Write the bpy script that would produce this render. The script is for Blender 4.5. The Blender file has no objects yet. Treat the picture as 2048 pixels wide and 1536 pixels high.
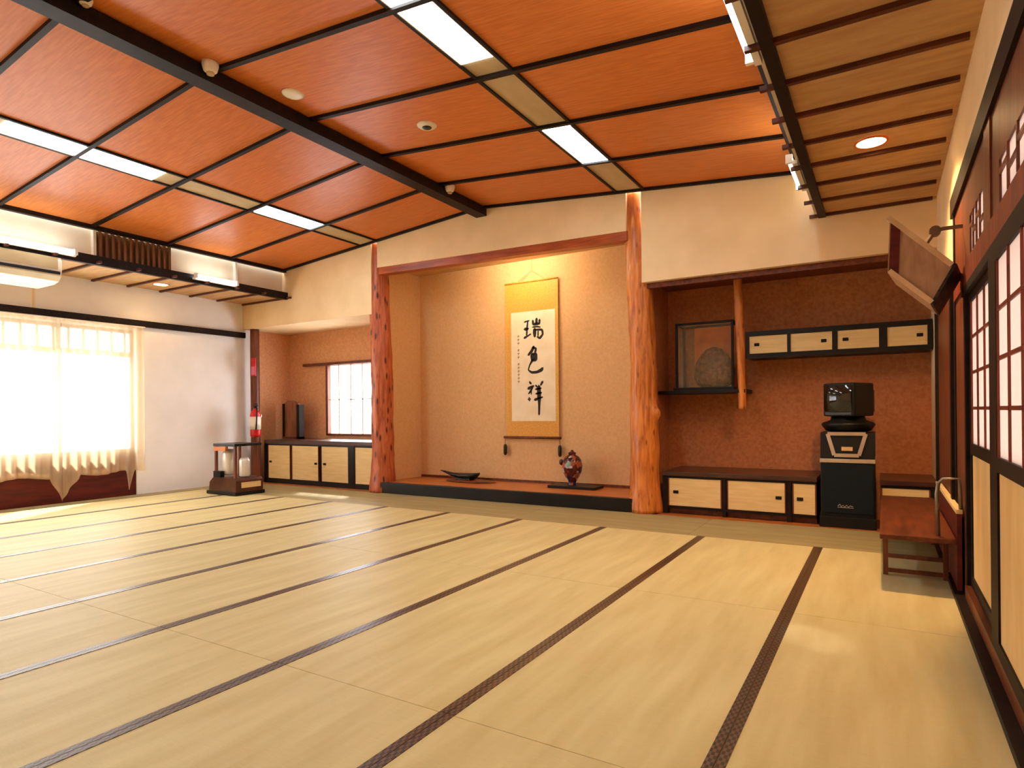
import bpy, bmesh, math, random
from mathutils import Vector, Matrix, noise
C = bpy.context.scene.collection
random.seed(4)
PI = math.pi

# ------------------------------------------------------------------ materials
def newmat(name):
    m = bpy.data.materials.new(name); m.use_nodes = True
    nt = m.node_tree
    for n in list(nt.nodes): nt.nodes.remove(n)
    out = nt.nodes.new('ShaderNodeOutputMaterial')
    return m, nt, out

def coords(nt, scale=(1, 1, 1), rot=(0, 0, 0)):
    tc = nt.nodes.new('ShaderNodeTexCoord'); mp = nt.nodes.new('ShaderNodeMapping')
    mp.inputs['Scale'].default_value = scale; mp.inputs['Rotation'].default_value = rot
    nt.links.new(tc.outputs['Object'], mp.inputs['Vector'])
    return mp.outputs['Vector']

def srgb(r, g, b):
    f = lambda c: (c/255/12.92) if c/255 <= .04045 else ((c/255+.055)/1.055)**2.4
    return (f(r), f(g), f(b), 1)

def M(name, c1, c2=None, scale=(6, 6, 6), detail=4, rough=.6, spec=.4, metal=0, bump=0, bscale=None, lo=.35, hi=.65, dist=0, coat=0):
    """Principled material, two colours mixed by stretched noise, optional bump."""
    m, nt, out = newmat(name)
    b = nt.nodes.new('ShaderNodeBsdfPrincipled')
    b.inputs['Roughness'].default_value = rough
    b.inputs['Specular IOR Level'].default_value = spec
    b.inputs['Metallic'].default_value = metal
    b.inputs['Coat Weight'].default_value = coat
    nt.links.new(b.outputs[0], out.inputs[0])
    c2 = c2 or tuple(x*.8 for x in c1[:3])+(1,)
    nz = nt.nodes.new('ShaderNodeTexNoise'); nz.inputs['Scale'].default_value = 1
    nz.inputs['Detail'].default_value = detail; nz.inputs['Distortion'].default_value = dist
    nt.links.new(coords(nt, scale), nz.inputs['Vector'])
    cr = nt.nodes.new('ShaderNodeValToRGB')
    cr.color_ramp.elements[0].position = lo; cr.color_ramp.elements[0].color = c2
    cr.color_ramp.elements[1].position = hi; cr.color_ramp.elements[1].color = c1
    nt.links.new(nz.outputs['Fac'], cr.inputs['Fac']); nt.links.new(cr.outputs['Color'], b.inputs['Base Color'])
    if bump:
        n2 = nz
        if bscale:
            n2 = nt.nodes.new('ShaderNodeTexNoise'); n2.inputs['Scale'].default_value = 1; n2.inputs['Detail'].default_value = 3
            nt.links.new(coords(nt, bscale), n2.inputs['Vector'])
        bp = nt.nodes.new('ShaderNodeBump'); bp.inputs['Strength'].default_value = bump; bp.inputs['Distance'].default_value = .01
        nt.links.new(n2.outputs['Fac'], bp.inputs['Height']); nt.links.new(bp.outputs['Normal'], b.inputs['Normal'])
    return m

def emit(name, col, s):
    m, nt, out = newmat(name)
    e = nt.nodes.new('ShaderNodeEmission'); e.inputs[0].default_value = col+(1,); e.inputs[1].default_value = s
    nt.links.new(e.outputs[0], out.inputs[0])
    return m

def sheer(name, col, t_transp, t_transl, tex=None):
    """Thin cloth or paper: transparent + translucent + diffuse."""
    m, nt, out = newmat(name)
    tp = nt.nodes.new('ShaderNodeBsdfTransparent'); tl = nt.nodes.new('ShaderNodeBsdfTranslucent'); df = nt.nodes.new('ShaderNodeBsdfDiffuse')
    tl.inputs[0].default_value = col+(1,); df.inputs[0].default_value = col+(1,)
    a = nt.nodes.new('ShaderNodeMixShader'); a.inputs[0].default_value = t_transl
    nt.links.new(df.outputs[0], a.inputs[1]); nt.links.new(tl.outputs[0], a.inputs[2])
    c = nt.nodes.new('ShaderNodeMixShader'); c.inputs[0].default_value = t_transp
    nt.links.new(a.outputs[0], c.inputs[1]); nt.links.new(tp.outputs[0], c.inputs[2])
    nt.links.new(c.outputs[0], out.inputs[0])
    return m

def paneglass(name, tint, gloss):
    m, nt, out = newmat(name)
    tp = nt.nodes.new('ShaderNodeBsdfTransparent'); tp.inputs[0].default_value = tint+(1,)
    gl = nt.nodes.new('ShaderNodeBsdfGlossy'); gl.inputs['Roughness'].default_value = .03
    fr = nt.nodes.new('ShaderNodeMixShader'); fr.inputs[0].default_value = gloss
    nt.links.new(tp.outputs[0], fr.inputs[1]); nt.links.new(gl.outputs[0], fr.inputs[2])
    nt.links.new(fr.outputs[0], out.inputs[0])
    return m

def tatami_mat(name, c1, c2, along):
    m, nt, out = newmat(name)
    b = nt.nodes.new('ShaderNodeBsdfPrincipled'); b.inputs['Roughness'].default_value = .5; b.inputs['Specular IOR Level'].default_value = .2
    nt.links.new(b.outputs[0], out.inputs[0])
    st = (9, 1.2, 1) if along == 'y' else (1.2, 9, 1)
    fine = (16, 420, 1) if along == 'y' else (420, 16, 1)
    n1 = nt.nodes.new('ShaderNodeTexNoise'); n1.inputs['Scale'].default_value = 1; n1.inputs['Detail'].default_value = 5
    nt.links.new(coords(nt, st), n1.inputs['Vector'])
    n2 = nt.nodes.new('ShaderNodeTexNoise'); n2.inputs['Scale'].default_value = 1; n2.inputs['Detail'].default_value = 2
    nt.links.new(coords(nt, fine), n2.inputs['Vector'])
    mx = nt.nodes.new('ShaderNodeMath'); mx.operation = 'MULTIPLY_ADD'; mx.inputs[1].default_value = .35
    nt.links.new(n2.outputs['Fac'], mx.inputs[0]); nt.links.new(n1.outputs['Fac'], mx.inputs[2])
    cr = nt.nodes.new('ShaderNodeValToRGB')
    cr.color_ramp.elements[0].position = .45; cr.color_ramp.elements[0].color = c2
    cr.color_ramp.elements[1].position = .9; cr.color_ramp.elements[1].color = c1
    nt.links.new(mx.outputs[0], cr.inputs['Fac']); nt.links.new(cr.outputs[0], b.inputs['Base Color'])
    bp = nt.nodes.new('ShaderNodeBump'); bp.inputs['Strength'].default_value = .12; bp.inputs['Distance'].default_value = .003
    nt.links.new(n2.outputs['Fac'], bp.inputs['Height']); nt.links.new(bp.outputs[0], b.inputs['Normal'])
    return m

def border_mat(name):
    """Woven mat border: dark ground with two rows of small tan lozenges."""
    m, nt, out = newmat(name)
    b = nt.nodes.new('ShaderNodeBsdfPrincipled'); b.inputs['Roughness'].default_value = .34; b.inputs['Specular IOR Level'].default_value = .7
    nt.links.new(b.outputs[0], out.inputs[0])
    ck = nt.nodes.new('ShaderNodeTexChecker'); ck.inputs['Scale'].default_value = 1
    ck.inputs['Color1'].default_value = srgb(34, 23, 18); ck.inputs['Color2'].default_value = srgb(104, 74, 46)
    nt.links.new(coords(nt, (95, 48, 1), (0, 0, 0)), ck.inputs['Vector'])
    nt.links.new(ck.outputs[0], b.inputs['Base Color'])
    return m

def log_mat(name, c1, c2, c3, knots):
    m, nt, out = newmat(name)
    b = nt.nodes.new('ShaderNodeBsdfPrincipled'); b.inputs['Roughness'].default_value = .38; b.inputs['Specular IOR Level'].default_value = .45
    nt.links.new(b.outputs[0], out.inputs[0])
    n1 = nt.nodes.new('ShaderNodeTexNoise'); n1.inputs['Scale'].default_value = 1; n1.inputs['Detail'].default_value = 5; n1.inputs['Distortion'].default_value = .6
    nt.links.new(coords(nt, (26, 26, 3.2)), n1.inputs['Vector'])
    cr = nt.nodes.new('ShaderNodeValToRGB')
    e = cr.color_ramp.elements; e[0].position = .34; e[0].color = c2; e[1].position = .62; e[1].color = c1
    nt.links.new(n1.outputs['Fac'], cr.inputs['Fac'])
    v = nt.nodes.new('ShaderNodeTexVoronoi'); v.inputs['Scale'].default_value = 1
    nt.links.new(coords(nt, (15, 15, 4.6)), v.inputs['Vector'])
    r2 = nt.nodes.new('ShaderNodeValToRGB'); r2.color_ramp.elements[0].position = knots; r2.color_ramp.elements[0].color = (1, 1, 1, 1)
    r2.color_ramp.elements[1].position = knots+.16; r2.color_ramp.elements[1].color = (0, 0, 0, 1)
    nt.links.new(v.outputs['Distance'], r2.inputs['Fac'])
    mx = nt.nodes.new('ShaderNodeMix'); mx.data_type = 'RGBA'
    nt.links.new(r2.outputs[0], mx.inputs['Factor']); nt.links.new(cr.outputs[0], mx.inputs[6]); mx.inputs[7].default_value = c3
    nt.links.new(mx.outputs[2], b.inputs['Base Color'])
    bp = nt.nodes.new('ShaderNodeBump'); bp.inputs['Strength'].default_value = .5; bp.inputs['Distance'].default_value = .012
    nt.links.new(n1.outputs['Fac'], bp.inputs['Height']); nt.links.new(bp.outputs[0], b.inputs['Normal'])
    return m

def patch_mat(name, cols, scale, rough=.2):
    """Glazed ware: patches of several colours from voronoi cells."""
    m, nt, out = newmat(name)
    b = nt.nodes.new('ShaderNodeBsdfPrincipled'); b.inputs['Roughness'].default_value = rough
    nt.links.new(b.outputs[0], out.inputs[0])
    v = nt.nodes.new('ShaderNodeTexVoronoi'); v.inputs['Scale'].default_value = scale
    nt.links.new(coords(nt), v.inputs['Vector'])
    sp = nt.nodes.new('ShaderNodeSeparateColor'); nt.links.new(v.outputs['Color'], sp.inputs[0])
    cr = nt.nodes.new('ShaderNodeValToRGB'); cr.color_ramp.interpolation = 'CONSTANT'
    e = cr.color_ramp.elements
    while len(e) < len(cols): e.new(.5)
    for i, c in enumerate(cols): e[i].position = i/len(cols); e[i].color = c
    nt.links.new(sp.outputs[0], cr.inputs[0]); nt.links.new(cr.outputs[0], b.inputs['Base Color'])
    return m

MT = {}
MT['tatami'] = tatami_mat('tatami straw', srgb(216, 201, 145), srgb(196, 176, 117), 'y')
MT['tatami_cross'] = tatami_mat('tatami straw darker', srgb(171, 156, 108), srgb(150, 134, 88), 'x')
MT['border'] = border_mat('woven border')
MT['ply'] = M('ceiling plywood', srgb(214, 125, 60), srgb(199, 108, 47), (2.6, 60, 60), 4, .40, .22, bump=.02)
MT['dark'] = M('dark stained wood', srgb(34, 20, 13), srgb(20, 12, 8), (3, 20, 20), 4, .55, .2)
MT['black'] = M('black lacquer', srgb(20, 16, 13), srgb(11, 9, 8), (5, 5, 5), 2, .4, .3)
MT['plaster'] = M('cream plaster', srgb(241, 211, 165), srgb(233, 202, 154), (3, 3, 3), 4, .85, .2, bump=.05, bscale=(90, 90, 90))
MT['white'] = M('white plaster', srgb(244, 240, 236), srgb(238, 234, 229), (3, 3, 3), 4, .8, .2, bump=.03, bscale=(90, 90, 90))
MT['cove'] = M('beige cove board', srgb(232, 214, 184), srgb(224, 205, 174), (3, 3, 3), 4, .8, .2)
MT['juraku'] = M('tan sand plaster', srgb(222, 178, 126), srgb(214, 168, 115), (34, 34, 34), 6, .9, .15, bump=.12, bscale=(160, 160, 160))
MT['jurakumid'] = M('brown sand plaster', srgb(222, 166, 122), srgb(208, 150, 106), (34, 34, 34), 6, .9, .15, bump=.12, bscale=(160, 160, 160))  # window alcove: plaster lightened, nearby window light put into its colour
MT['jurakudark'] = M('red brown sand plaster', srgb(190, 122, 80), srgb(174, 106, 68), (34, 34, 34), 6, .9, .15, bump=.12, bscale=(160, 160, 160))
MT['board'] = M('low ceiling board', srgb(204, 164, 114), srgb(188, 146, 98), (4, 20, 20), 4, .6, .3)
MT['batten'] = M('red brown batten', srgb(96, 44, 20), srgb(66, 28, 13), (4, 30, 30), 4, .5, .4)
MT['brown'] = M('reddish brown wood', srgb(118, 58, 28), srgb(84, 37, 17), (24, 3, 24), 5, .42, .4, bump=.04)
MT['brownz'] = M('reddish brown wood upright', srgb(122, 62, 34), srgb(86, 42, 22), (24, 24, 2.5), 5, .42, .4, bump=.04)
MT['maroon'] = M('dark maroon wood', srgb(100, 28, 18), srgb(72, 18, 12), (6, 3, 20), 4, .5, .3)
MT['orangewood'] = M('orange brown plank', srgb(196, 118, 54), srgb(164, 86, 36), (2.5, 26, 26), 5, .3, .5)
MT['lintel'] = M('red brown log beam', srgb(182, 88, 38), srgb(138, 58, 24), (2.5, 26, 26), 5, .42, .4, bump=.08)
MT['logspot'] = log_mat('spotted polished log', srgb(200, 106, 60), srgb(156, 68, 34), srgb(74, 30, 18), .14)
MT['logripple'] = log_mat('rippled polished log', srgb(226, 138, 62), srgb(178, 92, 36), srgb(140, 66, 26), .05)
MT['fusuma'] = M('pale sliding panel', srgb(232, 202, 142), srgb(222, 188, 126), (4, 4, 40), 3, .6, .3)
MT['palewood'] = M('pale wood panel', srgb(232, 196, 134), srgb(216, 172, 106), (20, 6, 1.6), 5, .5, .3)
MT['muntin'] = M('red stained door wood', srgb(134, 56, 32), srgb(100, 38, 22), (20, 20, 3), 4, .45, .4)
MT['curtain'] = sheer('sheer curtain cloth', (1., .77, .47), .55, .5)
MT['paper'] = sheer('door paper', (.46, .37, .32), .0, .72)
MT['frost'] = sheer('frosted pane', (.95, .97, 1.), .5, .9)
MT['glass'] = paneglass('clear glass', (.97, .98, .98), .05)
MT['caseglass'] = paneglass('case glass', (.95, .95, .93), .06)
MT['alu'] = M('pale window frame', srgb(120, 92, 64), srgb(104, 78, 52), (5, 5, 5), 2, .5)
MT['lens'] = emit('ceiling lamp lens', (.82, .99, 1.10), 13)
MT['lensdim'] = emit('dimmer ceiling lamp lens', (.86, .99, 1.05), 10)  # door-side lenses, set weaker to keep that half of the room darker
MT['tube'] = emit('fluorescent tube', (.86, .99, 1.05), 11)
MT['bulb'] = emit('downlight glow', (1., .66, .30), 14)
MT['trough'] = M('lamp trough panel', srgb(196, 172, 128), srgb(184, 158, 114), (8, 3, 8), 3, .55, .3)
MT['plasticwhite'] = M('white plastic', srgb(238, 228, 208), srgb(230, 219, 198), (4, 4, 4), 2, .4)
MT['grey'] = M('grey metal', srgb(150, 140, 128), srgb(126, 116, 104), (8, 8, 8), 3, .35, .5, .7)
MT['silver'] = M('silver trim', srgb(206, 190, 172), srgb(188, 172, 154), (8, 8, 8), 2, .3, .5, .6)
MT['louver'] = M('brown louver wood', srgb(132, 88, 46), srgb(102, 64, 32), (20, 20, 3), 4, .5)
MT['gold'] = M('gold brocade', srgb(226, 164, 60), srgb(206, 142, 42), (60, 60, 60), 4, .5, .4)
MT['goldside'] = M('gold brocade edge', srgb(226, 170, 64), srgb(204, 144, 44), (70, 70, 70), 4, .5, .4)
MT['scrollpaper'] = M('scroll paper', srgb(240, 222, 190), srgb(232, 210, 172), (5, 5, 5), 4, .8, .2)
MT['ink'] = M('ink', srgb(40, 26, 18), srgb(28, 18, 12), (20, 20, 20), 2, .7)
MT['inkpale'] = M('pale ink', srgb(186, 148, 104), srgb(176, 138, 94), (20, 20, 20), 2, .8)
MT['bronze'] = M('dark bronze', srgb(52, 44, 26), srgb(26, 20, 12), (14, 14, 14), 4, .35, .5, .3)
MT['vase'] = patch_mat('painted porcelain', [srgb(70, 24, 22), srgb(196, 190, 196), srgb(44, 34, 60), srgb(160, 84, 56), srgb(130, 160, 140), srgb(92, 30, 24)], 16)
MT['teal'] = M('dark teal grille cloth', srgb(24, 33, 36), srgb(15, 21, 24), (120, 120, 120), 2, .8, .2)
MT['blackplastic'] = M('black plastic', srgb(17, 16, 14), srgb(10, 9, 8), (9, 9, 9), 2, .45, .3)
MT['screen'] = M('dark screen glass', srgb(34, 30, 24), srgb(26, 23, 18), (3, 3, 3), 1, .05, .6)
MT['redpaint'] = M('red enamel', srgb(212, 22, 30), srgb(186, 14, 22), (9, 9, 9), 2, .3, .5)
MT['pink'] = M('pink print', srgb(226, 120, 150), srgb(216, 104, 136), (30, 30, 60), 2, .6)
MT['speakercloth'] = M('tan speaker side', srgb(182, 142, 104), srgb(164, 122, 86), (30, 30, 8), 4, .7)
MT['trimtan'] = M('tan trim', srgb(222, 186, 138), srgb(208, 168, 120), (9, 9, 9), 3, .5)
MT['meshgrille'] = patch_mat('black speaker mesh', [srgb(14, 12, 10), srgb(20, 18, 14), srgb(60, 44, 26), srgb(16, 14, 12)], 42, .6)
MT['dome'] = M('brown domed ornament', srgb(140, 92, 56), srgb(78, 48, 30), (26, 26, 26), 4, .6, bump=.8)
MT['amber'] = M('amber panel', srgb(226, 122, 40), srgb(204, 100, 30), (8, 8, 8), 3, .5)
MT['stone'] = M('brown wooden slab', srgb(158, 96, 58), srgb(118, 66, 38), (14, 14, 3), 5, .5)
MT['maroonbrown'] = M('dark brown enamel', srgb(92, 46, 30), srgb(60, 28, 18), (7, 7, 7), 3, .3, .5)
MT['reflector'] = M('bright reflector', srgb(236, 228, 214), srgb(226, 216, 200), (5, 5, 5), 2, .25, .6, .2)

# ------------------------------------------------------------------ mesh builder
class MB:
    def __init__(self, mat=None): self.bm = bmesh.new(); self.T = mat or Matrix()
    def v(self, p): return self.bm.verts.new(self.T @ Vector(p))
    def box(self, x0, x1, y0, y1, z0, z1, bev=0):
        vs = [self.v((x, y, z)) for x in (x0, x1) for y in (y0, y1) for z in (z0, z1)]
        fs = [(0, 1, 3, 2), (4, 6, 7, 5), (0, 4, 5, 1), (2, 3, 7, 6), (0, 2, 6, 4), (1, 5, 7, 3)]
        faces = [self.bm.faces.new([vs[i] for i in f]) for f in fs]
        if bev:
            es = list({e for f in faces for e in f.edges})
            bmesh.ops.bevel(self.bm, geom=es, offset=bev, segments=2, affect='EDGES', profile=.6)
        return self
    def hexa(self, a, b):
        """Solid between two quads a and b (lists of four points in the same order)."""
        va = [self.v(p) for p in a]; vb = [self.v(p) for p in b]; n = len(a)
        self.bm.faces.new(va); self.bm.faces.new(vb[::-1])
        for i in range(n): self.bm.faces.new([va[i], vb[i], vb[(i+1) % n], va[(i+1) % n]])
        return self
    def prism(self, pts, ax, a, b):
        """Extrude a 2D outline along axis ax from a to b (pts in the two other axes, in order)."""
        def P(p, t):
            q = list(p); q.insert(ax, t); return q
        return self.hexa([P(p, a) for p in pts], [P(p, b) for p in pts])
    def tube(self, path, r, n=10, cap=True):
        path = [Vector(p) for p in path]; rings = []
        rr = r if isinstance(r, (list, tuple)) else [r]*len(path)
        for i, p in enumerate(path):
            d = (path[min(i+1, len(path)-1)]-path[max(i-1, 0)]).normalized()
            u = d.orthogonal().normalized() if i == 0 else (u-d*u.dot(d)).normalized()
            w = d.cross(u)
            rings.append([self.v(p+(u*math.cos(2*PI*k/n)+w*math.sin(2*PI*k/n))*rr[i]) for k in range(n)])
        for a, b in zip(rings, rings[1:]):
            for k in range(n): self.bm.faces.new([a[k], a[(k+1) % n], b[(k+1) % n], b[k]])
        if cap: self.bm.faces.new(rings[0][::-1]); self.bm.faces.new(rings[-1])
        return self
    def lathe(self, prof, c, n=24, axis='z', sx=1, sy=1, cap=True):
        cx, cy, cz = c; rings = []
        for r, z in prof:
            rings.append([self.v((cx+r*sx*math.cos(2*PI*k/n), cy+r*sy*math.sin(2*PI*k/n), cz+z) if axis == 'z' else
                                 ((cx+r*math.cos(2*PI*k/n), cy+z, cz+r*math.sin(2*PI*k/n)) if axis == 'y' else
                                  (cx+z, cy+r*math.cos(2*PI*k/n), cz+r*math.sin(2*PI*k/n)))) for k in range(n)])
        for a, b in zip(rings, rings[1:]):
            for k in range(n): self.bm.faces.new([a[k], a[(k+1) % n], b[(k+1) % n], b[k]])
        if cap: self.bm.faces.new(rings[0][::-1]); self.bm.faces.new(rings[-1])
        return self
    def grid(self, f, nu, nv):
        g = [[self.v(f(i/nu, j/nv)) for j in range(nv+1)] for i in range(nu+1)]
        for i in range(nu):
            for j in range(nv): self.bm.faces.new([g[i][j], g[i+1][j], g[i+1][j+1], g[i][j+1]])
        return self
    def build(self, name, mat, parent=None, smooth=False, recalc=True):
        if recalc: bmesh.ops.recalc_face_normals(self.bm, faces=self.bm.faces[:])
        me = bpy.data.meshes.new(name); self.bm.to_mesh(me); self.bm.free()
        me.materials.append(MT[mat] if isinstance(mat, str) else mat)
        if smooth:
            for p in me.polygons: p.use_smooth = True
        o = bpy.data.objects.new(name, me); C.objects.link(o)
        if parent is not None:
            o.parent = parent; o.matrix_parent_inverse = Matrix.Translation(-Vector(parent['_at'])) if '_at' in parent else Matrix()
        return o

def tag(o, label, cat, group=None, kind=None):
    o['label'] = label; o['category'] = cat
    if group: o['group'] = group
    if kind: o['kind'] = kind
    return o

def rebase(o):
    """Move a one-mesh thing's origin to the middle of its base."""
    vs = o.data.vertices
    lo = [min(v.co[i] for v in vs) for i in range(3)]; hi = [max(v.co[i] for v in vs) for i in range(3)]
    c = Vector(((lo[0]+hi[0])/2, (lo[1]+hi[1])/2, lo[2]))
    o.data.transform(Matrix.Translation(-c)); o.location = c
    return o

def thing(name, label, cat, at, group=None):
    o = bpy.data.objects.new(name, None); C.objects.link(o); o.location = at; o['_at'] = list(at)
    o.empty_display_size = .1
    return tag(o, label, cat, group)

def solo(mb, name, mat, label, cat, group=None, smooth=False):
    return tag(rebase(mb.build(name, mat, smooth=smooth)), label, cat, group)

def struct(mb, name, mat, parent=None, smooth=False):
    o = mb.build(name, mat, parent, smooth)
    o['kind'] = 'structure'
    return o

def noref(o):
    if '_at' in o: del o['_at']

# ------------------------------------------------------------------ layout numbers (metres; camera stands at x=0, y=0)
XL, XR = -8.9, .395          # side walls
YF, YB = 6.34, 7.25          # alcove front line and alcove back wall
YN = -2.2                    # wall behind the viewer
RX = -4.23                   # ridge of the ceiling
def roof(x): return 3.62-abs(x-RX)*.0861
EL, ER = -7.86, -.64         # eaves
ZC = 2.88                    # low side ceilings
PITCH = .89

# ------------------------------------------------------------------ setting
struct(MB().box(XL-.1, XR+.1, YN-.1, YB+.1, -.12, -.03), 'floor', 'brown')
struct(MB().box(-8.72, -6.1, YF+.01, 6.52, -.03, 0).box(-2.06, XR, YF+.01, 6.52, -.03, 0), 'trim_1', 'orangewood')
struct(MB().box(XL, XR, YN, -.03, -.03, -.002), 'trim_2', 'tatami')       # matting behind the viewer
struct(MB().box(XL, -8.646, -.03, 5.43, -.03, 0), 'trim_3', 'tatami_cross')

# left wall with window opening
WY0, WY1, WZ1 = .6, 4.66, 2.28
wl = MB()
wl.box(XL-.12, XL, YN, WY0, -.03, 3.5).box(XL-.12, XL, WY1, YB+.1, -.03, 3.5).box(XL-.12, XL, WY0, WY1, WZ1, 3.5)
struct(wl, 'wall_left', 'white')
struct(MB().box(XL, XL+.045, YN, 6.36, 2.335, 2.42), 'trim_4', 'dark')
struct(MB().box(XL, XL+.012, 3.45, 3.47, 2.42, 2.88), 'trim_5', 'plaster')

# far wall above the alcoves, alcove walls
def roofpoly(x0, x1, z0):
    pts = [(x0, z0), (x1, z0), (x1, roof(x1)+.02)]
    if x0 < RX < x1: pts.append((RX, roof(RX)+.02))
    pts.append((x0, roof(x0)+.02)); return pts
wb = MB()
wb.prism(roofpoly(XL, -6.075, 2.47), 1, YF, YF+.07)
wb.prism([(-5.965, 3.10), (-2.365, 3.03), (-2.365, roof(-2.365)+.02), (RX, roof(RX)+.02), (-5.965, roof(-5.965)+.02)], 1, YF, YF+.07)
wb.prism(roofpoly(-2.195, XR, 2.455), 1, YF, YF+.07)
struct(wb, 'wall_back', 'plaster')
aw = MB()
aw.box(XL, -7.95, YB, YB+.1, -.03, 3.3).box(-7.95, -6.9, YB, YB+.1, -.03, .77).box(-7.95, -6.9, YB, YB+.1, 1.89, 3.3).box(-6.9, -6.01, YB, YB+.1, -.03, 3.3)
aw.box(XL, XL+.012, 6.64, YB, -.03, 2.5).box(-6.06, -6.01, 6.5, YB, -.03, 3.3)
struct(aw, 'wall_window_alcove', 'jurakumid')
struct(MB().box(-6.01, -2.25, YB, YB+.1, -.03, 3.3).box(-6.01, -5.96, 6.5, YB, -.03, 3.3).box(-2.30, -2.25, 6.5, YB, -.03, 3.3), 'wall_scroll_alcove', 'juraku')
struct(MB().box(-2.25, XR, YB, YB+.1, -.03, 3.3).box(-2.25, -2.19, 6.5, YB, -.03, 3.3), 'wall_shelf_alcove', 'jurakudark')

struct(MB().box(XL, -6.06, YF+.07, YB, 2.475, 2.53), 'ceiling_alcove', 'plaster')
struct(MB().box(-5.96, -2.30, YF+.07, YB, 3.14, 3.2), 'ceiling_alcove', 'board')
struct(MB().box(-2.19, XR, YF+.07, YB, 2.50, 2.55).box(-2.19, XR, YF+.07, YF+.13, 2.40, 2.50), 'ceiling_alcove', 'brown')
struct(MB().box(XL-.1, XR+.1, YN-.1, YN, -.03, 3.7), 'wall_front', 'plaster')

# main ceiling: two plywood slopes
cl = MB()
for a, b in ((EL, RX), (RX, ER)):
    cl.hexa([(a, YN, roof(a)), (b, YN, roof(b)), (b, YF, roof(b)), (a, YF, roof(a))],
            [(a, YN, roof(a)+.04), (b, YN, roof(b)+.04), (b, YF, roof(b)+.04), (a, YF, roof(a)+.04)])
ceil = struct(cl, 'ceiling', 'ply')
yk = [6.31-PITCH*k for k in range(10)]
for k, y in enumerate(yk):
    for a, b in ((EL, RX), (RX, ER)):
        w = .019
        o = MB().hexa([(a, y-w, roof(a)-.028), (b, y-w, roof(b)-.028), (b, y+w, roof(b)-.028), (a, y+w, roof(a)-.028)],
                      [(a, y-w, roof(a)+.001), (b, y-w, roof(b)+.001), (b, y+w, roof(b)+.001), (a, y+w, roof(a)+.001)]).build('batten', 'dark', ceil)
MB().prism([(RX-.075, 3.5), (RX+.075, 3.5), (RX+.075, 3.60), (RX+.04, 3.625), (RX-.04, 3.625), (RX-.075, 3.60)], 1, YN, YF).build('ridge_beam', 'dark', ceil)
for x in (EL, ER):
    MB().box(x-.03, x+.03, YN, YF, roof(x)-.045, roof(x)+.02).build('eave_trim', 'dark', ceil)

# recessed lamp troughs in each slope, between the battens
def slab_on_slope(x0, x1, y0, y1, dz0, dz1):
    return MB().hexa([(x0, y0, roof(x0)+dz0), (x1, y0, roof(x1)+dz0), (x1, y1, roof(x1)+dz0), (x0, y1, roof(x0)+dz0)],
                     [(x0, y0, roof(x0)+dz1), (x1, y0, roof(x1)+dz1), (x1, y1, roof(x1)+dz1), (x0, y1, roof(x0)+dz1)])
for (x0, x1) in ((-6.24, -5.95), (-2.46, -2.16)):
    slab_on_slope(x0, x1, YN, YF-.01, -.004, .0).build('trough_panel', 'trough', ceil)
    for xx in (x0, x1):
        slab_on_slope(xx-.012, xx+.012, YN, YF-.01, -.018, .0).build('trough_trim', 'dark', ceil)

# low side ceilings: board, battens and edge beam
yb = [6.32-.443*k for k in range(20) if 6.32-.443*k > YN]
def low_ceiling(name, xa, xb, xbeam, stub):
    c = struct(MB().box(xa, xb, YN, YF, ZC, ZC+.03), name, 'board')
    s0, s1 = (min(xa, xb), max(xa, xb))
    for y in yb:
        if stub > 0: MB().box(xa+.03, stub_x(xbeam, 1), y-.016, y+.016, ZC-.026, ZC).build('batten', 'batten', c)
        else: MB().box(stub_x(xbeam, -1), xb-.03, y-.016, y+.016, ZC-.026, ZC).build('batten', 'batten', c)
    MB().box(xbeam-.03, xbeam+.03, YN, YF-.01, ZC-.035, ZC+.07).build('edge_beam', 'dark', c)
    return c
def stub_x(xbeam, s): return xbeam+s*.105
low_ceiling('ceiling_side', XL, EL+.02, EL+.04, 1)
low_ceiling('ceiling_side', -.47, XR, -.472, -1)
# upright cove boards above the edge beams
struct(MB().box(EL-.10, EL-.07, YN, YF, ZC+.03, roof(EL)+.03), 'trim_6', 'cove')
struct(MB().box(ER+.10, ER+.13, YN, YF, ZC+.03, roof(ER)+.03), 'trim_7', 'cove')
struct(MB().box(EL-.07, EL-.01, 5.50, 5.53, ZC+.05, roof(EL)-.03).box(EL-.07, EL-.01, 3.66, 3.69, ZC+.05, roof(EL)-.03), 'trim_8', 'plasticwhite')

# right wall
wr = MB()
wr.box(XR, XR+.12, YN, YB+.1, 2.42, 3.7)                       # above the rail
wr.box(XR+.02, XR+.12, 4.88, YB+.1, -.03, 2.42)                # beyond the doors
wr.box(XR, XR+.12, 6.33, YB+.1, -.03, 2.42).box(XR, XR+.12, 4.88, 6.33, 2.02, 2.42)
wr.box(XR, XR+.12, YN, 1.18, -.03, 2.42)
struct(wr, 'wall_right', 'plaster')
struct(MB().box(XR-.02, XR+.01, 1.1, 4.90, 2.31, 2.43), 'trim_9', 'dark')
struct(MB().box(XR-.006, XR+.12, 4.26, 4.32, 0, 1.80).box(XR-.008, XR+.12, 4.80, 4.88, 0, 2.31), 'trim_10', 'dark')
struct(MB().box(XR-.002, XR+.11, 4.32, 4.80, 0, 1.83), 'trim_11', 'brownz')
struct(MB().box(XR-.012, XR+.12, 1.18, 4.80, 1.76, 1.87), 'trim_12', 'muntin')
struct(MB().box(XR-.014, XR+.12, 1.18, 4.32, 1.715, 1.76), 'trim_13', 'dark')
struct(MB().box(XR-.016, XR+.12, 1.18, 4.26, 0, .10), 'baseboard_right', 'brown')
struct(MB().box(XR-.06, XR-.008, -.03, 4.88, -.02, .03), 'trim_14', 'dark')
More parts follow.
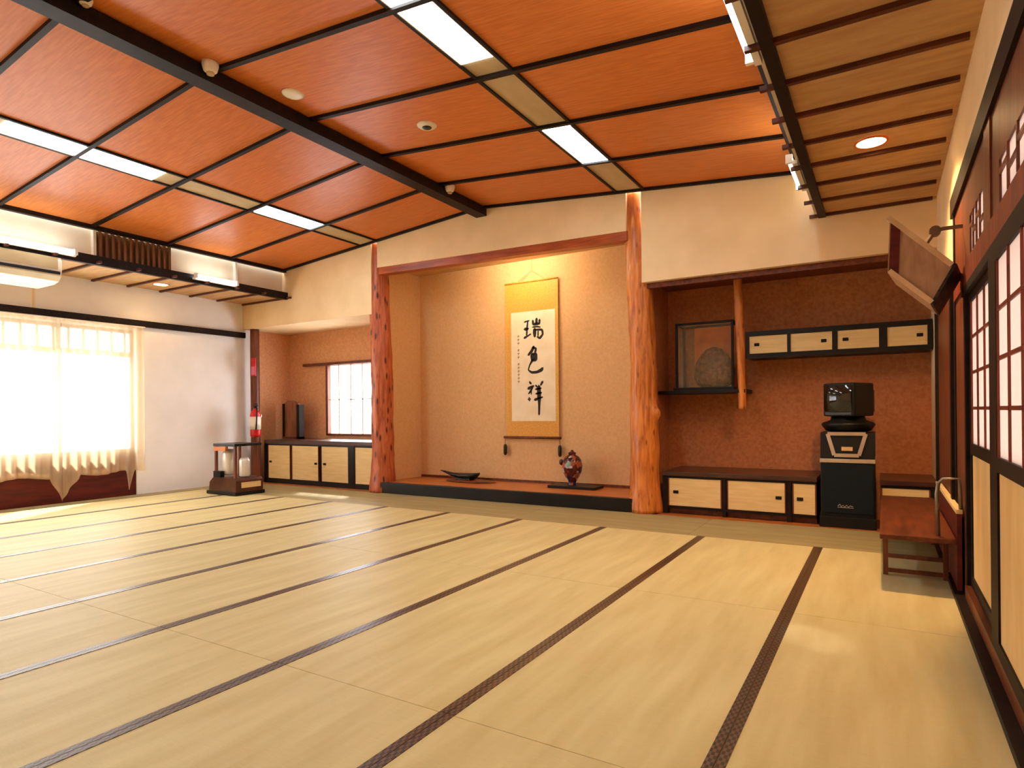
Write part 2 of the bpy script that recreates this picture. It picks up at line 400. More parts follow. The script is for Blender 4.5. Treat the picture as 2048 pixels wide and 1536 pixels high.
# transom board with lattice lights
def transom(y0, y1, cells):
    # board pieces around one lattice opening oy0..oy1 x oz0..oz1
    oy0, oy1, oz0, oz1 = cells
    t = MB().box(XR-.002, XR+.03, y0, oy0, 1.87, 2.31).box(XR-.002, XR+.03, oy1, y1, 1.87, 2.31)
    t.box(XR-.002, XR+.03, oy0, oy1, 1.87, oz0).box(XR-.002, XR+.03, oy0, oy1, oz1, 2.31)
    b = struct(t, 'trim_15', 'brownz')
    lat = MB(); n = 4
    for i in range(1, n):
        y = oy0+(oy1-oy0)*i/n; lat.box(XR-.004, XR+.004, y-.009, y+.009, oz0, oz1)
    for i, f in enumerate((.35, .62, .45, .7)):
        ya, yb_ = oy0+(oy1-oy0)*i/n, oy0+(oy1-oy0)*(i+1)/n
        z = oz0+(oz1-oz0)*f; lat.box(XR-.004, XR+.004, ya, yb_, z-.009, z+.009)
    lat.build('lattice', 'brownz', b)
    MB().box(XR+.006, XR+.009, oy0-.02, oy1+.02, oz0-.02, oz1+.02).build('paper_pane', 'paper', b)
transom(3.42, 4.80, (3.52, 4.03, 1.90, 2.10))
transom(1.18, 3.24, (2.30, 3.06, 1.89, 2.06))
struct(MB().box(XR-.01, XR+.08, 3.24, 3.42, 1.87, 2.31), 'trim_16', 'brownz')

def shoji(name, y0, y1, dx, cols, s0=.06, s1=.06):
    z0, z1, zm = .10, 1.715, .865
    fr = MB().box(XR+dx, XR+dx+.03, y0, y0+s0, z0, z1).box(XR+dx, XR+dx+.03, y1-s1, y1, z0, z1)
    fr.box(XR+dx, XR+dx+.03, y0+s0, y1-s1, z1-.045, z1).box(XR+dx, XR+dx+.03, y0+s0, y1-s1, z0, z0+.06).box(XR+dx, XR+dx+.03, y0+s0, y1-s1, zm-.03, zm+.03)
    d = struct(fr, name, 'dark')
    MB().box(XR+dx+.008, XR+dx+.022, y0+s0, y1-s1, z0+.06, zm-.03).build('wood_panel', 'palewood', d)
    mb = MB()
    for i in range(1, cols):
        y = y0+s0+(y1-y0-s0-s1)*i/cols; mb.box(XR+dx+.002, XR+dx+.010, y-.007, y+.007, zm+.03, z1-.045)
    for i in range(1, 4):
        z = zm+.03+(z1-.045-zm-.03)*i/4; mb.box(XR+dx+.003, XR+dx+.010, y0+s0, y1-s1, z-.008, z+.008)
    mb.box(XR+dx+.002, XR+dx+.010, y0+s0, y0+s0+.012, zm+.03, z1-.045).box(XR+dx+.002, XR+dx+.010, y1-s1-.012, y1-s1, zm+.03, z1-.045)
    mb.build('lattice', 'muntin', d)
    MB().box(XR+dx+.0105, XR+dx+.0125, y0+s0, y1-s1, zm+.03, z1-.045).build('paper_pane', 'paper', d)
    return d
shoji('door_1', 3.27, 4.26, .012, 3, .17, .05)
shoji('door_2', 2.24, 3.265, -.016, 3, .06, .19)
shoji('door_2', 1.18, 2.26, .012, 3)
d3 = struct(MB().box(XR-.004, XR+.02, 4.95, 6.28, .02, 1.93), 'door_3', 'brownz')
MB().box(XR-.025, XR+.02, 4.88, 4.97, 0, 2.02).box(XR-.025, XR+.02, 6.26, 6.33, 0, 2.02).box(XR-.025, XR+.02, 4.97, 6.26, 1.93, 2.02).build('door_frame', 'dark', d3)

# window behind the curtains
w1 = MB()
fx0, fx1 = XL-.10, XL-.05
w1.box(fx0, fx1, WY0, WY1, WZ1-.05, WZ1).box(fx0, fx1, WY0, WY1, 1.90, 1.97).box(fx0, fx1, WY0, WY1, .58, .64)
for y in (WY0, 1.62, 2.68, 3.72, WY1-.05): w1.box(fx0-.001, fx1+.001, y, y+.05, .0, WZ1)
y = WY0+.17
while y < WY1-.1:
    w1.box(fx0+.015, fx1-.015, y-.014, y+.014, 1.97, WZ1-.05); y += .172
win1 = struct(w1, 'window_1', 'alu')
MB().box(XL-.078, XL-.072, WY0+.05, WY1-.05, .64, WZ1-.05).build('glass_pane', 'glass', win1)
MB().box(XL-.09, XL-.02, WY0, WY1, -.02, .58).build('kick_panel', 'maroon', win1)
# small alcove window with sliding rail
w2 = MB()
w2.box(-7.97, -7.92, YB-.03, YB+.05, .74, 1.90).box(-6.93, -6.88, YB-.03, YB+.05, .74, 1.90).box(-7.97, -6.88, YB-.03, YB+.05, .735, .765)
win2 = struct(w2, 'window_2', 'brownz')
MB().box(-8.50, -6.86, YB-.05, YB, 1.90, 1.945).build('sliding_rail', 'brown', win2)
mw = MB()
for x in (-7.70, -7.43, -7.17): mw.box(x-.012, x+.012, YB+.01, YB+.03, .765, 1.90)
mw.box(-7.92, -6.93, YB+.01, YB+.03, 1.32, 1.335)
mw.build('window_bars', 'plasticwhite', win2)
MB().box(-7.93, -6.92, YB+.035, YB+.04, .765, 1.90).build('frosted_pane', 'frost', win2)

# display alcove floor and its front beam
tf = struct(MB().box(-5.96, -2.30, 6.42, YB, .09, .142), 'floor_alcove', 'orangewood')
MB().box(-5.93, -2.30, 6.345, 6.42, 0, .145, .006).build('front_beam', 'black', tf)
struct(MB().box(-5.96, -2.30, YB-.012, YB, .142, .175), 'baseboard_back', 'brown')

# ------------------------------------------------------------------ tatami mats
COLN = ['beside the sliding doors', 'second from sliding doors', 'third from sliding doors', 'fourth from sliding doors', 'fifth from sliding doors',
        'fifth from curtained window', 'fourth from curtained window', 'third from curtained window', 'second from curtained window', 'beside the curtained window']
ROWN = ['first row before the alcoves', 'second row before the alcoves', 'third row before the alcoves']
def mat_src(w):
    t = thing('tatami_mat', 'x', 'tatami mat', (0, 0, 0))
    MB().box(-w/2+.0015, w/2-.0015, -.9085, .9085, -.03, 0).build('straw_surface', 'tatami', t)
    for s in (-1, 1):
        x = s*(w/2-.017); MB().box(x-.0155, x+.0155, -.9085, .9085, -.001, .0025).build('border', 'border', t)
    return t
def dup(t):
    r = t.copy(); C.objects.link(r)
    for ch in list(t.children):
        c = ch.copy(); C.objects.link(c); c.parent = r
    return r
srcs = {}
for ci in range(10):
    w = .851 if ci == 0 else .91
    x = -.456+.4255 if ci == 0 else -.456-.91*(ci-.5)
    for ri in range(3):
        if w not in srcs: t = srcs[w] = mat_src(w)
        else: t = dup(srcs[w])
        t.location = (x, 5.43-1.82*(ri+.5), 0)
        t['label'] = 'dark-bordered tatami mat, %s, %s' % (COLN[ci], ROWN[ri]); t['group'] = 'tatami mats across the floor'
ALC = ['before the dark speaker cabinet', 'before the shelf alcove and rippled pillar', 'before the right half of the scroll alcove', 'before the left half of the scroll alcove', 'before the small alcove window', 'in the corner by the fire extinguisher']
for k in range(6):
    x1 = XR-.06-1.82*k; x0 = max(XL, x1-1.82)
    if x1-x0 < .1: break
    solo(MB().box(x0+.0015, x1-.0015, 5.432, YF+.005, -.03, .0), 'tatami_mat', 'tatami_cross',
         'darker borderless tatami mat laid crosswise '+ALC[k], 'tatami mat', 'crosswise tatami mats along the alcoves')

# ------------------------------------------------------------------ log pillars, lintel, posts
def log(name, path, mat, label, cat, amp, freq, seed, n=28, m=90, bump=None, group=None):
    """path: list of (x, y, z, r) control points."""
    mb = MB(); rings = []
    z0, z1 = path[0][2], path[-1][2]
    for i in range(m+1):
        z = z0+(z1-z0)*i/m
        for a, b in zip(path, path[1:]):
            if a[2] <= z <= b[2]+1e-6: break
        t = (z-a[2])/(b[2]-a[2]); t = max(0, min(1, t)); t = t*t*(3-2*t)
        cx, cy, r = (a[j]+(b[j]-a[j])*t for j in (0, 1, 3))
        ring = []
        for k in range(n):
            th = 2*PI*k/n; d = Vector((math.cos(th), math.sin(th), 0))
            q = Vector((d.x*freq[0], d.y*freq[0], z*freq[1]+seed))
            rr = r*(1+amp*noise.noise(q)+amp*.5*noise.noise(q*2.3))
            if bump:
                bth, bz, bw, bh, br = bump
                da = math.atan2(math.sin(th-bth), math.cos(th-bth))
                rr += br*math.exp(-(da/bw)**2-((z-bz)/bh)**2)
            ring.append(mb.v((cx+d.x*rr, cy+d.y*rr, z)))
        rings.append(ring)
    for a, b in zip(rings, rings[1:]):
        for k in range(n): mb.bm.faces.new([a[k], a[(k+1) % n], b[(k+1) % n], b[k]])
    mb.bm.faces.new(rings[0][::-1]); mb.bm.faces.new(rings[-1])
    return solo(mb, name, mat, label, cat, group, smooth=True)
log('log_pillar', [(-6.035, 6.49, 0, .185), (-6.03, 6.49, .5, .155), (-6.03, 6.49, 1.6, .148), (-6.06, 6.49, 2.4, .14), (-6.08, 6.49, 3.47, .125)], 'logspot',
    'reddish knotty log pillar between the alcove window and the hanging scroll', 'pillar', .10, (1.6, 2.6), 3)
log('log_pillar', [(-2.235, 6.50, 0, .185), (-2.235, 6.50, .35, .158), (-2.235, 6.50, 1.5, .142), (-2.27, 6.50, 2.4, .135), (-2.33, 6.50, 3.46, .125)], 'logripple',
    'thick rippled orange log pillar between the scroll alcove and the shelf alcove', 'pillar', .12, (2.4, 3.4), 11, bump=(-.35, 1.06, .30, .07, .07))
lt = MB()
for (z0l, z0r) in ((0, 0),):
    lt.hexa([(-5.95, 6.35, 3.005), (-2.36, 6.35, 2.935), (-2.36, 6.35, 3.035), (-5.95, 6.35, 3.105)],
            [(-5.95, 6.47, 3.005), (-2.36, 6.47, 2.935), (-2.36, 6.47, 3.035), (-5.95, 6.47, 3.105)])
solo(lt, 'alcove_lintel', 'lintel', 'red-brown wooden lintel spanning the scroll alcove between both log pillars', 'beam')
log('corner_post', [(-8.71, 6.42, 0, .075), (-8.71, 6.42, 1.2, .07), (-8.71, 6.42, 2.47, .07)], 'brownz', 'slim brown post at the room corner behind the fire extinguisher', 'post', .04, (2, 2), 7, n=16, m=30)
log('hanging_post', [(-1.285, 6.86, 1.10, .04), (-1.295, 6.86, 1.7, .043), (-1.32, 6.86, 2.5, .045)], 'logripple', 'slim rounded post hanging from the ceiling at the end of the wall cabinet', 'post', .12, (2, 4), 21, n=14, m=40)

# ------------------------------------------------------------------ ceiling lamps, detectors
def lens(x0, x1, y0, y1, label):
    t = thing('ceiling_lamp', label, 'ceiling lamp', ((x0+x1)/2, (y0+y1)/2, roof((x0+x1)/2)), 'flush fluorescent ceiling lamps')
    gaps = [y for y in yk if y0 < y < y1]
    edges = [y0]+[g for y in sorted(gaps) for g in (y-.02, y+.02)]+[y1]
    for a, b in zip(edges[::2], edges[1::2]):
        slab_on_slope(x0+.02, x1-.02, a, b, -.012, -.005).build('lens', 'lens' if x0 < -4 else 'lensdim', t)
    fr = MB()
    for a, b in zip(edges[::2], edges[1::2]):
        for xx in (x0+.012, x1-.012):
            z = roof(xx); fr.box(xx-.008, xx+.008, a, b, z-.016, z-.002)
    fr.build('frame', 'trough', t)
lens(-6.24, -5.95, 2.17, 3.43, 'long glowing ceiling lamp nearer the curtained window, over the room middle')
lens(-6.24, -5.95, 4.59, 5.40, 'short glowing ceiling lamp above the spotted log pillar')
lens(-2.46, -2.16, 2.17, 3.43, 'large glowing ceiling lamp in the trough in front of the rippled pillar')
lens(-2.46, -2.16, 4.59, 5.44, 'glowing ceiling lamp just before the rippled log pillar')
lens(-6.24, -5.95, -.3, .9, 'unseen ceiling lamp added to light the near end of the room, window side')  # this and the next lamp are unseen, added for more room light
lens(-2.46, -2.16, -.3, .9, 'unseen ceiling lamp added to light the near end of the room, door side')

def cove(x, y0, y1, label):
    t = thing('cove_tube_lamp', label, 'tube lamp', (x, (y0+y1)/2, ZC), 'fluorescent tubes on the side ceiling edges')
    q = 1 if x < -4 else -1                                       # towards the middle of the room
    MB().box(x-.018-q*.012, x+.018-q*.012, y0, y1, ZC+.0, ZC+.028).build('lamp_body', 'plasticwhite', t)
    MB().tube([(x+q*.024, y0+.03, ZC+.046), (x+q*.024, y1-.03, ZC+.046)], .021).build('tube', 'tube', t, True)
    for y in (y0, y1-.03): MB().box(x+q*.004, x+q*.05, y, y+.03, ZC+.012, ZC+.075).build('socket', 'plasticwhite', t)
cove(EL+.115, 2.2, 3.42, 'glowing tube lamp above the air conditioner')
cove(EL+.115, 4.80, 5.43, 'glowing tube lamp on the ledge beside the slatted vent')
cove(-.555, 2.2, 3.42, 'glowing tube lamp along the dark beam of the striped side ceiling, nearest')
cove(-.555, 4.92, 5.58, 'glowing tube lamp at the dark beam end above the shelf alcove')

def downlight(x, y, label):
    t = thing('downlight', label, 'downlight', (x, y, ZC))
    MB().lathe([(.105, .0), (.105, -.008), (.088, -.008), (.088, .0)], (x, y, ZC-.001), cap=False).build('rim', 'bulb_rim', t, True)
    MB().lathe([(.001, -.004), (.088, -.004), (.088, -.001), (.001, -.001)], (x, y, ZC-.001)).build('glowing_disc', 'bulb', t)
MT['bulb_rim'] = M('copper rim', srgb(226, 120, 50), srgb(206, 100, 40), (9, 9, 9), 2, .3, .5, .5)
downlight(-.06, 4.80, 'round orange downlight in the striped side ceiling by the sliding doors')
downlight(-8.42, 4.75, 'round orange downlight in the side ceiling over the white wall panel')

def detector(x, y, z, r, h, label, grille):
    t = thing('smoke_detector', label, 'smoke detector', (x, y, z), 'round white ceiling detectors')
    MB().lathe([(r*.4, -h), (r*.8, -h*.8), (r, -h*.3), (r, 0)], (x, y, z)).build('body', 'plasticwhite', t, True)
    if grille: MB().lathe([(r*.1, -h*1.12), (r*.45, -h*1.12), (r*.5, -h*.9), (r*.1, -h*.9)], (x, y, z)).build('grille', grille, t, True)
detector(RX+.13, 2.68, 3.61, .057, .08, 'white bulb-shaped detector on the ridge beam, nearest the room middle', 'trough')
detector(RX+.13, 5.52, 3.61, .055, .08, 'small white detector on the ridge beam close to the alcove wall', 'trough')
detector(RX+.12, 1.88, 3.62, .04, .05, 'white detector at the ridge beam top edge of the picture', 'trough')
detector(-3.93, 3.26, roof(-3.93), .085, .02, 'flat pale disc on the plywood ceiling beside the ridge beam', None)
detector(-3.31, 4.14, roof(-3.31), .085, .025, 'white ring with dark centre on the plywood ceiling', 'bronze')

# slatted vent in the cove board
t = thing('slatted_vent', 'brown slatted wooden vent between the two glowing tube ledges', 'vent', (EL-.03, 4.13, ZC+.07))
MB().box(EL-.066, EL-.05, 3.70, 4.57, ZC+.06, roof(EL)-.045).build('backing', 'louver', t)
for i in range(13):
    y = 3.72+i*.0685
    MB().box(EL-.05, EL-.005, y, y+.028, ZC+.06, roof(EL)-.045).build('slat', 'louver', t)
# air conditioner
t = thing('air_conditioner', 'white ceiling-hung air conditioner with dark slot above the curtains', 'air conditioner', (-8.05, 2.4, 2.57))
prof = [(-8.35, 2.8535), (-7.865, 2.8535), (-7.86, 2.844), (-7.79, 2.844), (-7.765, 2.80), (-7.765, 2.70), (-7.78, 2.64), (-7.84, 2.59), (-7.95, 2.568), (-8.35, 2.568)]
MB().prism(prof, 1, 1.6, 3.29).build('body', 'plasticwhite', t)
MB().box(-7.79, -7.755, 1.65, 3.27, 2.655, 2.685).build('air_slot', 'black', t)
MB().box(-7.79, -7.760, 1.65, 3.25, 2.71, 2.835).build('front_panel', 'trough', t)

# ------------------------------------------------------------------ curtains
def curtain(y0, y1, label, ph, dip):
    L = y1-y0
    def f(u, v):
        yy = y0+u*L
        fold = .022*math.sin(2*PI*yy/.118+ph)+.012*math.sin(2*PI*yy/.31+ph*2)
        zb = .335-.02*math.sin(yy*9+ph)
        for c, wd in dip: zb -= .30*max(0, 1-abs(yy-c)/wd)
        z = 2.315+(zb-2.315)*v
        return (XL+.062+fold*(.45+.55*v), yy, z)
    t = thing('curtain', label, 'curtain', (XL+.06, (y0+y1)/2, .3), 'sheer curtains at the wide window')
    MB().grid(f, int(L/.011), 26).build('cloth', 'curtain', t, True)
    def g(u, v):
        x, y, z = f(u, 1); return (x+.004, y, z+.02+.045*(v))
    MB().grid(g, int(L/.011), 1).build('hem', 'curtain', t, True)
curtain(1.9, 3.73, 'sheer cream curtain next to the air conditioner, hem with a trailing corner', .4, [(3.73, .13)])
curtain(3.735, 4.745, 'sheer cream curtain beside the white wall panel', 1.9, [(3.735, .20), (4.53, .055)])
MB_r = MB().tube([(XL+.06, .7, 2.325), (XL+.06, 4.76, 2.325)], .008)
solo(MB_r, 'curtain_rail', 'plasticwhite', 'thin pale curtain rail under the dark wall beam', 'curtain rail')

# ------------------------------------------------------------------ low cabinets
def handle(x, y, z, d, mat='black', w=.028, h=.016):
    return MB().box(x-w, x+w, y-.008, y+.002, z-h, z+h, .004).build('handle', mat, d)
def cabinet(name, label, x0, x1, y0, ztop, zt0, bottom, posts, doors, zd, kick=None, g='low built-in cupboards'):
    t = thing(name, label, 'cabinet', ((x0+x1)/2, (y0+YB)/2, 0), g)
    b = MB().box(x0, x1, y0+.03, YB-.012, bottom, zt0)
    for (a, c) in posts: b.box(a, c, y0-.004, y0+.04, 0, zt0)
    b.box(x0, x1, y0, y0+.04, zd[1]+.005, zt0).box(x0, x1, y0, y0+.04, bottom, zd[0]-.005)
    b.build('body', 'dark' if kick else 'black', t)
    MB().box(x0-.01, x1+.01, y0-.012, YB-.012, zt0, ztop, .004).build('top_board', 'top_board', t)
    if kick: MB().box(x0, x1, y0+.05, y0+.08, 0, bottom).build('kick_board', kick, t)
    for (a, c, hx) in doors:
        d = MB().box(a, c, y0+.008, y0+.03, zd[0], zd[1]).build('door', 'fusuma', t)
        for q in (a-.012, c): MB().box(q, q+.012, y0+.004, y0+.03, zd[0], zd[1]).build('door_edge', 'brownz', d)
        if hx is not None: handle(hx, y0+.008, (zd[0]+zd[1])/2, d)
    return t
MT['top_board'] = M('dark brown shelf board', srgb(78, 42, 30), srgb(54, 28, 20), (3, 24, 24), 4, .28, .5)
cabinet('low_cabinet', 'low dark cabinet with pale doors under the small alcove window', -8.58, -6.16, 6.5, .685, .625, .0,
        [(-8.60, -8.53), (-6.71, -6.60)], [(-8.51, -8.0, -8.46), (-7.94, -7.36, -7.41), (-7.28, -6.73, -7.22), (-6.58, -6.17, None)], (.075, .60))
cabinet('low_cabinet', 'low dark cabinet with pale sliding doors between rippled pillar and speaker cabinet', -2.03, -.56, 6.5, .445, .40, .055,
        [(-2.04, -1.985), (-1.42, -1.385), (-.815, -.775)], [(-1.97, -1.44, -1.90), (-1.365, -.835, -.89), (-.755, -.57, -.70)], (.085, .375), 'brown')
cabinet('low_cabinet', 'short low dark cabinet with pale door behind the long low table', -.03, .385, 6.5, .445, .40, .055,
        [(.345, .38)], [(-.02, .33, None)], (.085, .375), 'brown')
# wall cabinet
t = thing('wall_cabinet', 'long black wall cabinet with four pale sliding doors above the karaoke set', 'cabinet', (-.43, 7.06, 1.635))
b = MB().box(-1.25, .388, 6.9, YB-.002, 1.635, 1.91)
b.box(-1.25, .388, 6.875, 6.91, 1.865, 1.915).box(-1.25, .388, 6.875, 6.91, 1.63, 1.68)
for a, c in ((-1.25, -1.215), (-.845, -.815), (-.435, -.39), (-.035, .03), (.35, .388)): b.box(a, c, 6.876, 6.91, 1.68, 1.865)
b.build('body', 'black', t)
for a, c, hx in ((-1.213, -.847, -1.14), (-.813, -.437, -.51), (-.388, -.037, -.32), (.032, .348, .29)):
    d = MB().box(a, c, 6.885, 6.9, 1.682, 1.863).build('door', 'fusuma', t)
    handle(hx, 6.885, 1.775, d, 'dark', .025, .016)
solo(MB().box(-2.188, -1.25, 6.83, YB-.002, 1.275, 1.312, .003), 'wall_shelf', 'black', 'thin black shelf carrying the glass display case', 'shelf')

# glass display case with domed ornament
t = thing('display_case', 'glass display case with dark frame and amber back on the black shelf', 'display case', (-1.69, 7.03, 1.313))
MB().box(-2.02, -1.37, 6.86, 7.2, 1.3125, 1.345, .004).build('base', 'black', t)
fr = MB(); X0, X1, Y0, Y1, Z0, Z1 = -1.985, -1.385, 6.885, 7.18, 1.345, 2.06
for x in (X0, X1):
    for y in (Y0, Y1): fr.box(x-.012, x+.012, y-.012, y+.012, Z0, Z1)
for z in (Z1-.012,):
    for y in (Y0, Y1): fr.box(X0, X1, y-.012, y+.012, z-.012, z+.012)
    for x in (X0, X1): fr.box(x-.012, x+.012, Y0, Y1, z-.012, z+.012)
fr.build('frame', 'dark', t)
MB().box(X0, X1, Y0-.002, Y0+.002, Z0, Z1-.02).build('glass_pane', 'caseglass', t)
MB().box(X0-.002, X0+.002, Y0, Y1, Z0, Z1-.02).build('glass_pane', 'caseglass', t)
MB().box(X1-.002, X1+.002, Y0, Y1, Z0, Z1-.02).build('glass_pane', 'caseglass', t)
MB().box(X0+.13, X1-.012, Y1-.03, Y1-.015, Z0, Z1-.03).build('back_panel', 'amber', t)
dm = MB()
prof = [(.14, 0), (.19, .03), (.215, .10), (.21, .19), (.19, .28), (.15, .36), (.09, .42), (.02, .445)]
dm.lathe(prof, (-1.61, 7.02, 1.3455), 32, sy=.52)
for v in dm.bm.verts:
    q = v.co*14; v.co += Vector((v.co.x+1.61, (v.co.y-7.02)*.5, 0))*.09*noise.noise(q*1.3)
solo(dm, 'domed_ornament', 'dome', 'brown domed ornament inside the glass display case', 'ornament', smooth=True)

# ------------------------------------------------------------------ hanging scroll
SX0, SX1, SY = -4.44, -3.63, 7.215
t = thing('hanging_scroll', 'tall calligraphy scroll with gold brocade mount on the alcove wall', 'scroll', (-4.04, 7.22, .7))
MB().box(SX0, SX1, SY, SY+.004, .76, 2.84).build('mount', 'gold', t)
MB().box(SX0, SX0+.055, SY-.0015, SY, .93, 2.48).box(SX1-.055, SX1, SY-.0015, SY, .93, 2.48).build('mount_edge', 'goldside', t)
PX0, PX1, PZ0, PZ1 = -4.345, -3.675, .97, 2.44
MB().box(PX0, PX1, SY-.003, SY-.0005, PZ0, PZ1).build('paper', 'scrollpaper', t)
MB().tube([(SX0-.03, SY-.008, .75), (SX1+.03, SY-.008, .75)], .017).build('roller', 'brown', t, True)
MB().tube([(SX0, SY-.002, 2.84), (SX1, SY-.002, 2.84)], .012).build('top_rod', 'goldside', t, True)
MB().tube([(-4.25, SY, 2.85), (-4.03, SY+.004, 2.99), (-3.82, SY, 2.85)], .004, 6).tube([(-4.03, SY+.004, 2.99), (-4.03, SY+.006, 3.13)], .004, 6).build('hanging_cord', 'trimtan', t)
for x in (SX0-.012, SX1+.012):
    wgt = MB().lathe([(.012, 0), (.024, .02), (.026, .12), (.016, .15)], (x, SY-.01, .505), 14).build('scroll_weight', 'bronze', t, True)
    MB().tube([(x, SY-.01, .65), (x, SY-.01, .74)], .004, 6).build('weight_cord', 'brown', wgt)
def strokes(ss, name, mat):
    mb = MB()
    for pts in ss:
        # smooth the polyline, then lay a ribbon of varying width
        P = []
        for (a, b) in zip(pts, pts[1:]):
            for i in range(6):
                s = i/6; P.append(tuple(a[j]+(b[j]-a[j])*s for j in range(3)))
        P.append(pts[-1])
        for _ in range(2):
            P = [P[0]]+[tuple((P[i-1][j]+2*P[i][j]+P[i+1][j])/4 for j in range(3)) for i in range(1, len(P)-1)]+[P[-1]]
        def W(x, y):
            u = (x-112)/570; v = (y-150+50*u)/1310
            return Vector((PX0+u*(PX1-PX0), 0, PZ1-v*(PZ1-PZ0)))
        L, R = [], []
        Q = [W(x, y) for x, y, _ in P]; k = (PX1-PX0)/570
        for i, q in enumerate(Q):
            d = Q[min(i+1, len(Q)-1)]-Q[max(i-1, 0)]
            if d.length < 1e-6: d = Vector((1, 0, 0))
            nrm = Vector((-d.z, 0, d.x)).normalized(); w = P[i][2]*k*.62
            tip = .55 if i in (0, len(Q)-1) else 1
            L.append(q+nrm*w*tip); R.append(q-nrm*w*tip)
        ends = [(Q[0]-(Q[1]-Q[0]).normalized()*P[0][2]*k*.4), (Q[-1]+(Q[-1]-Q[-2]).normalized()*P[-1][2]*k*.4)]
        lv = [mb.v((p.x, SY-.0042, p.z)) for p in L]; rv = [mb.v((p.x, SY-.0042, p.z)) for p in R]
        for i in range(len(lv)-1): mb.bm.faces.new([lv[i], lv[i+1], rv[i+1], rv[i]])
        e0 = mb.v((ends[0].x, SY-.0042, ends[0].z)); e1 = mb.v((ends[1].x, SY-.0042, ends[1].z))
        mb.bm.faces.new([lv[0], rv[0], e0]); mb.bm.faces.new([rv[-1], lv[-1], e1])
    geo = mb.bm.faces[:]
    ex = bmesh.ops.extrude_face_region(mb.bm, geom=geo)
    for v in ex['geom']:
        if isinstance(v, bmesh.types.BMVert): v.co.y += .001
    return mb.build(name, mat, t)
chars = [[
    # first character
    [(288, 258, 16), (355, 240, 14)], [(290, 345, 34), (345, 335, 18)], [(335, 245, 14), (325, 330, 20), (318, 420, 18)], [(285, 450, 26), (330, 425, 16), (375, 398, 14)],
    [(400, 235, 20), (405, 285, 26), (480, 275, 26)], [(450, 212, 26), (446, 275, 26)], [(488, 225, 24), (484, 282, 20)],
    [(395, 318, 14), (455, 310, 16), (500, 318, 12)], [(425, 335, 34), (422, 385, 36), (425, 435, 22)], [(425, 348, 16), (520, 345, 22), (528, 400, 20), (490, 448, 24), (452, 430, 14)], [(468, 355, 14), (466, 425, 14)],
], [
    # second character
    [(410, 545, 26), (385, 600, 30), (335, 655, 22)], [(395, 560, 22), (440, 570, 20), (425, 620, 24)], [(380, 640, 24), (440, 632, 26), (438, 705, 30), (385, 712, 24), (378, 645, 24)], [(408, 640, 20), (410, 700, 22)],
    [(395, 705, 26), (355, 770, 14), (335, 830, 14), (380, 858, 24), (450, 850, 26), (505, 822, 34), (525, 795, 22)],
], [
    # third character
    [(350, 970, 20), (372, 995, 18)], [(330, 1055, 30), (372, 1030, 24), (408, 1015, 16)], [(395, 1020, 18), (362, 1085, 20), (335, 1115, 14)], [(370, 1060, 16), (372, 1120, 10)], [(338, 1180, 44), (356, 1176, 34)],
    [(430, 1005, 18), (448, 1030, 14)], [(522, 955, 24), (492, 1005, 18)], [(425, 1055, 18), (500, 1038, 22)], [(430, 1108, 18), (505, 1090, 20)], [(415, 1182, 30), (465, 1160, 18), (520, 1140, 14)],
    [(470, 1010, 34), (472, 1090, 42), (474, 1150, 40), (474, 1220, 26), (472, 1290, 22), (470, 1355, 20)],
]]
for ch in chars: strokes(ch, 'ink_character', 'ink')
sg = []
for i, y in enumerate(range(430, 1000, 42)):
    if i in (3, 7): continue
    sg.append([(196, y, 9), (222, y-4, 9)]); sg.append([(209, y-12, 8), (206, y+16, 8)])
strokes(sg, 'signature', 'inkpale')

# ------------------------------------------------------------------ ornaments in the scroll alcove
t = thing('boat_ornament', 'dark boat-shaped ornament with long thin prow on the alcove floor', 'ornament', (-5.1, 7.02, .143))
bt = MB()
sec = [(-5.42, .275, .012), (-5.34, .262, .03), (-5.22, .235, .05), (-5.08, .225, .075), (-4.94, .225, .085), (-4.82, .235, .07), (-4.765, .255, .03)]
rings = []
for x, zc, r in sec:
    rings.append([bt.v((x, 7.02+math.cos(2*PI*k/14)*r*.8, max(.1625, zc+math.sin(2*PI*k/14)*r*(.75 if math.sin(2*PI*k/14) < 0 else .35)))) for k in range(14)])
for a, b_ in zip(rings, rings[1:]):
    for k in range(14): bt.bm.faces.new([a[k], a[(k+1) % 14], b_[(k+1) % 14], b_[k]])
bt.bm.faces.new(rings[0][::-1]); bt.bm.faces.new(rings[-1])
bt.build('hull', 'bronze', t, True)
MB().box(-5.12, -4.88, 6.96, 7.08, .1625, .185).build('foot', 'bronze', t)
MB_b = MB().lathe([(.30, 0), (.33, .008), (.31, .018)], (-4.88, 6.98, .143), 32, sx=1.25, sy=.5)
solo(MB_b, 'display_board', 'brown', 'thin oval reddish board under the dark boat ornament', 'board')
solo(MB().box(-3.62, -2.98, 6.85, 7.13, .143, .175, .005), 'display_stand', 'black', 'flat black display board under the painted porcelain vase', 'stand')
t = thing('porcelain_vase', 'small painted porcelain vase in red, white and blue on a black board', 'vase', (-3.33, 6.99, .176))
MB().lathe([(.055, 0), (.062, .012), (.045, .03), (.05, .05), (.085, .10), (.118, .17), (.128, .24), (.115, .31), (.085, .355), (.05, .375), (.04, .39)], (-3.34, 6.99, .1755), 28).build('body', 'vase', t, True)
MB().lathe([(.045, 0), (.052, .012), (.02, .03), (.012, .05)], (-3.34, 6.99, .565), 20).build('lid', 'maroon', t, True)
MB().lathe([(.012, 0), (.03, .02), (.028, .06), (.01, .075)], (-3.478, 6.97, .42), 12).build('handle', 'vase', t, True)

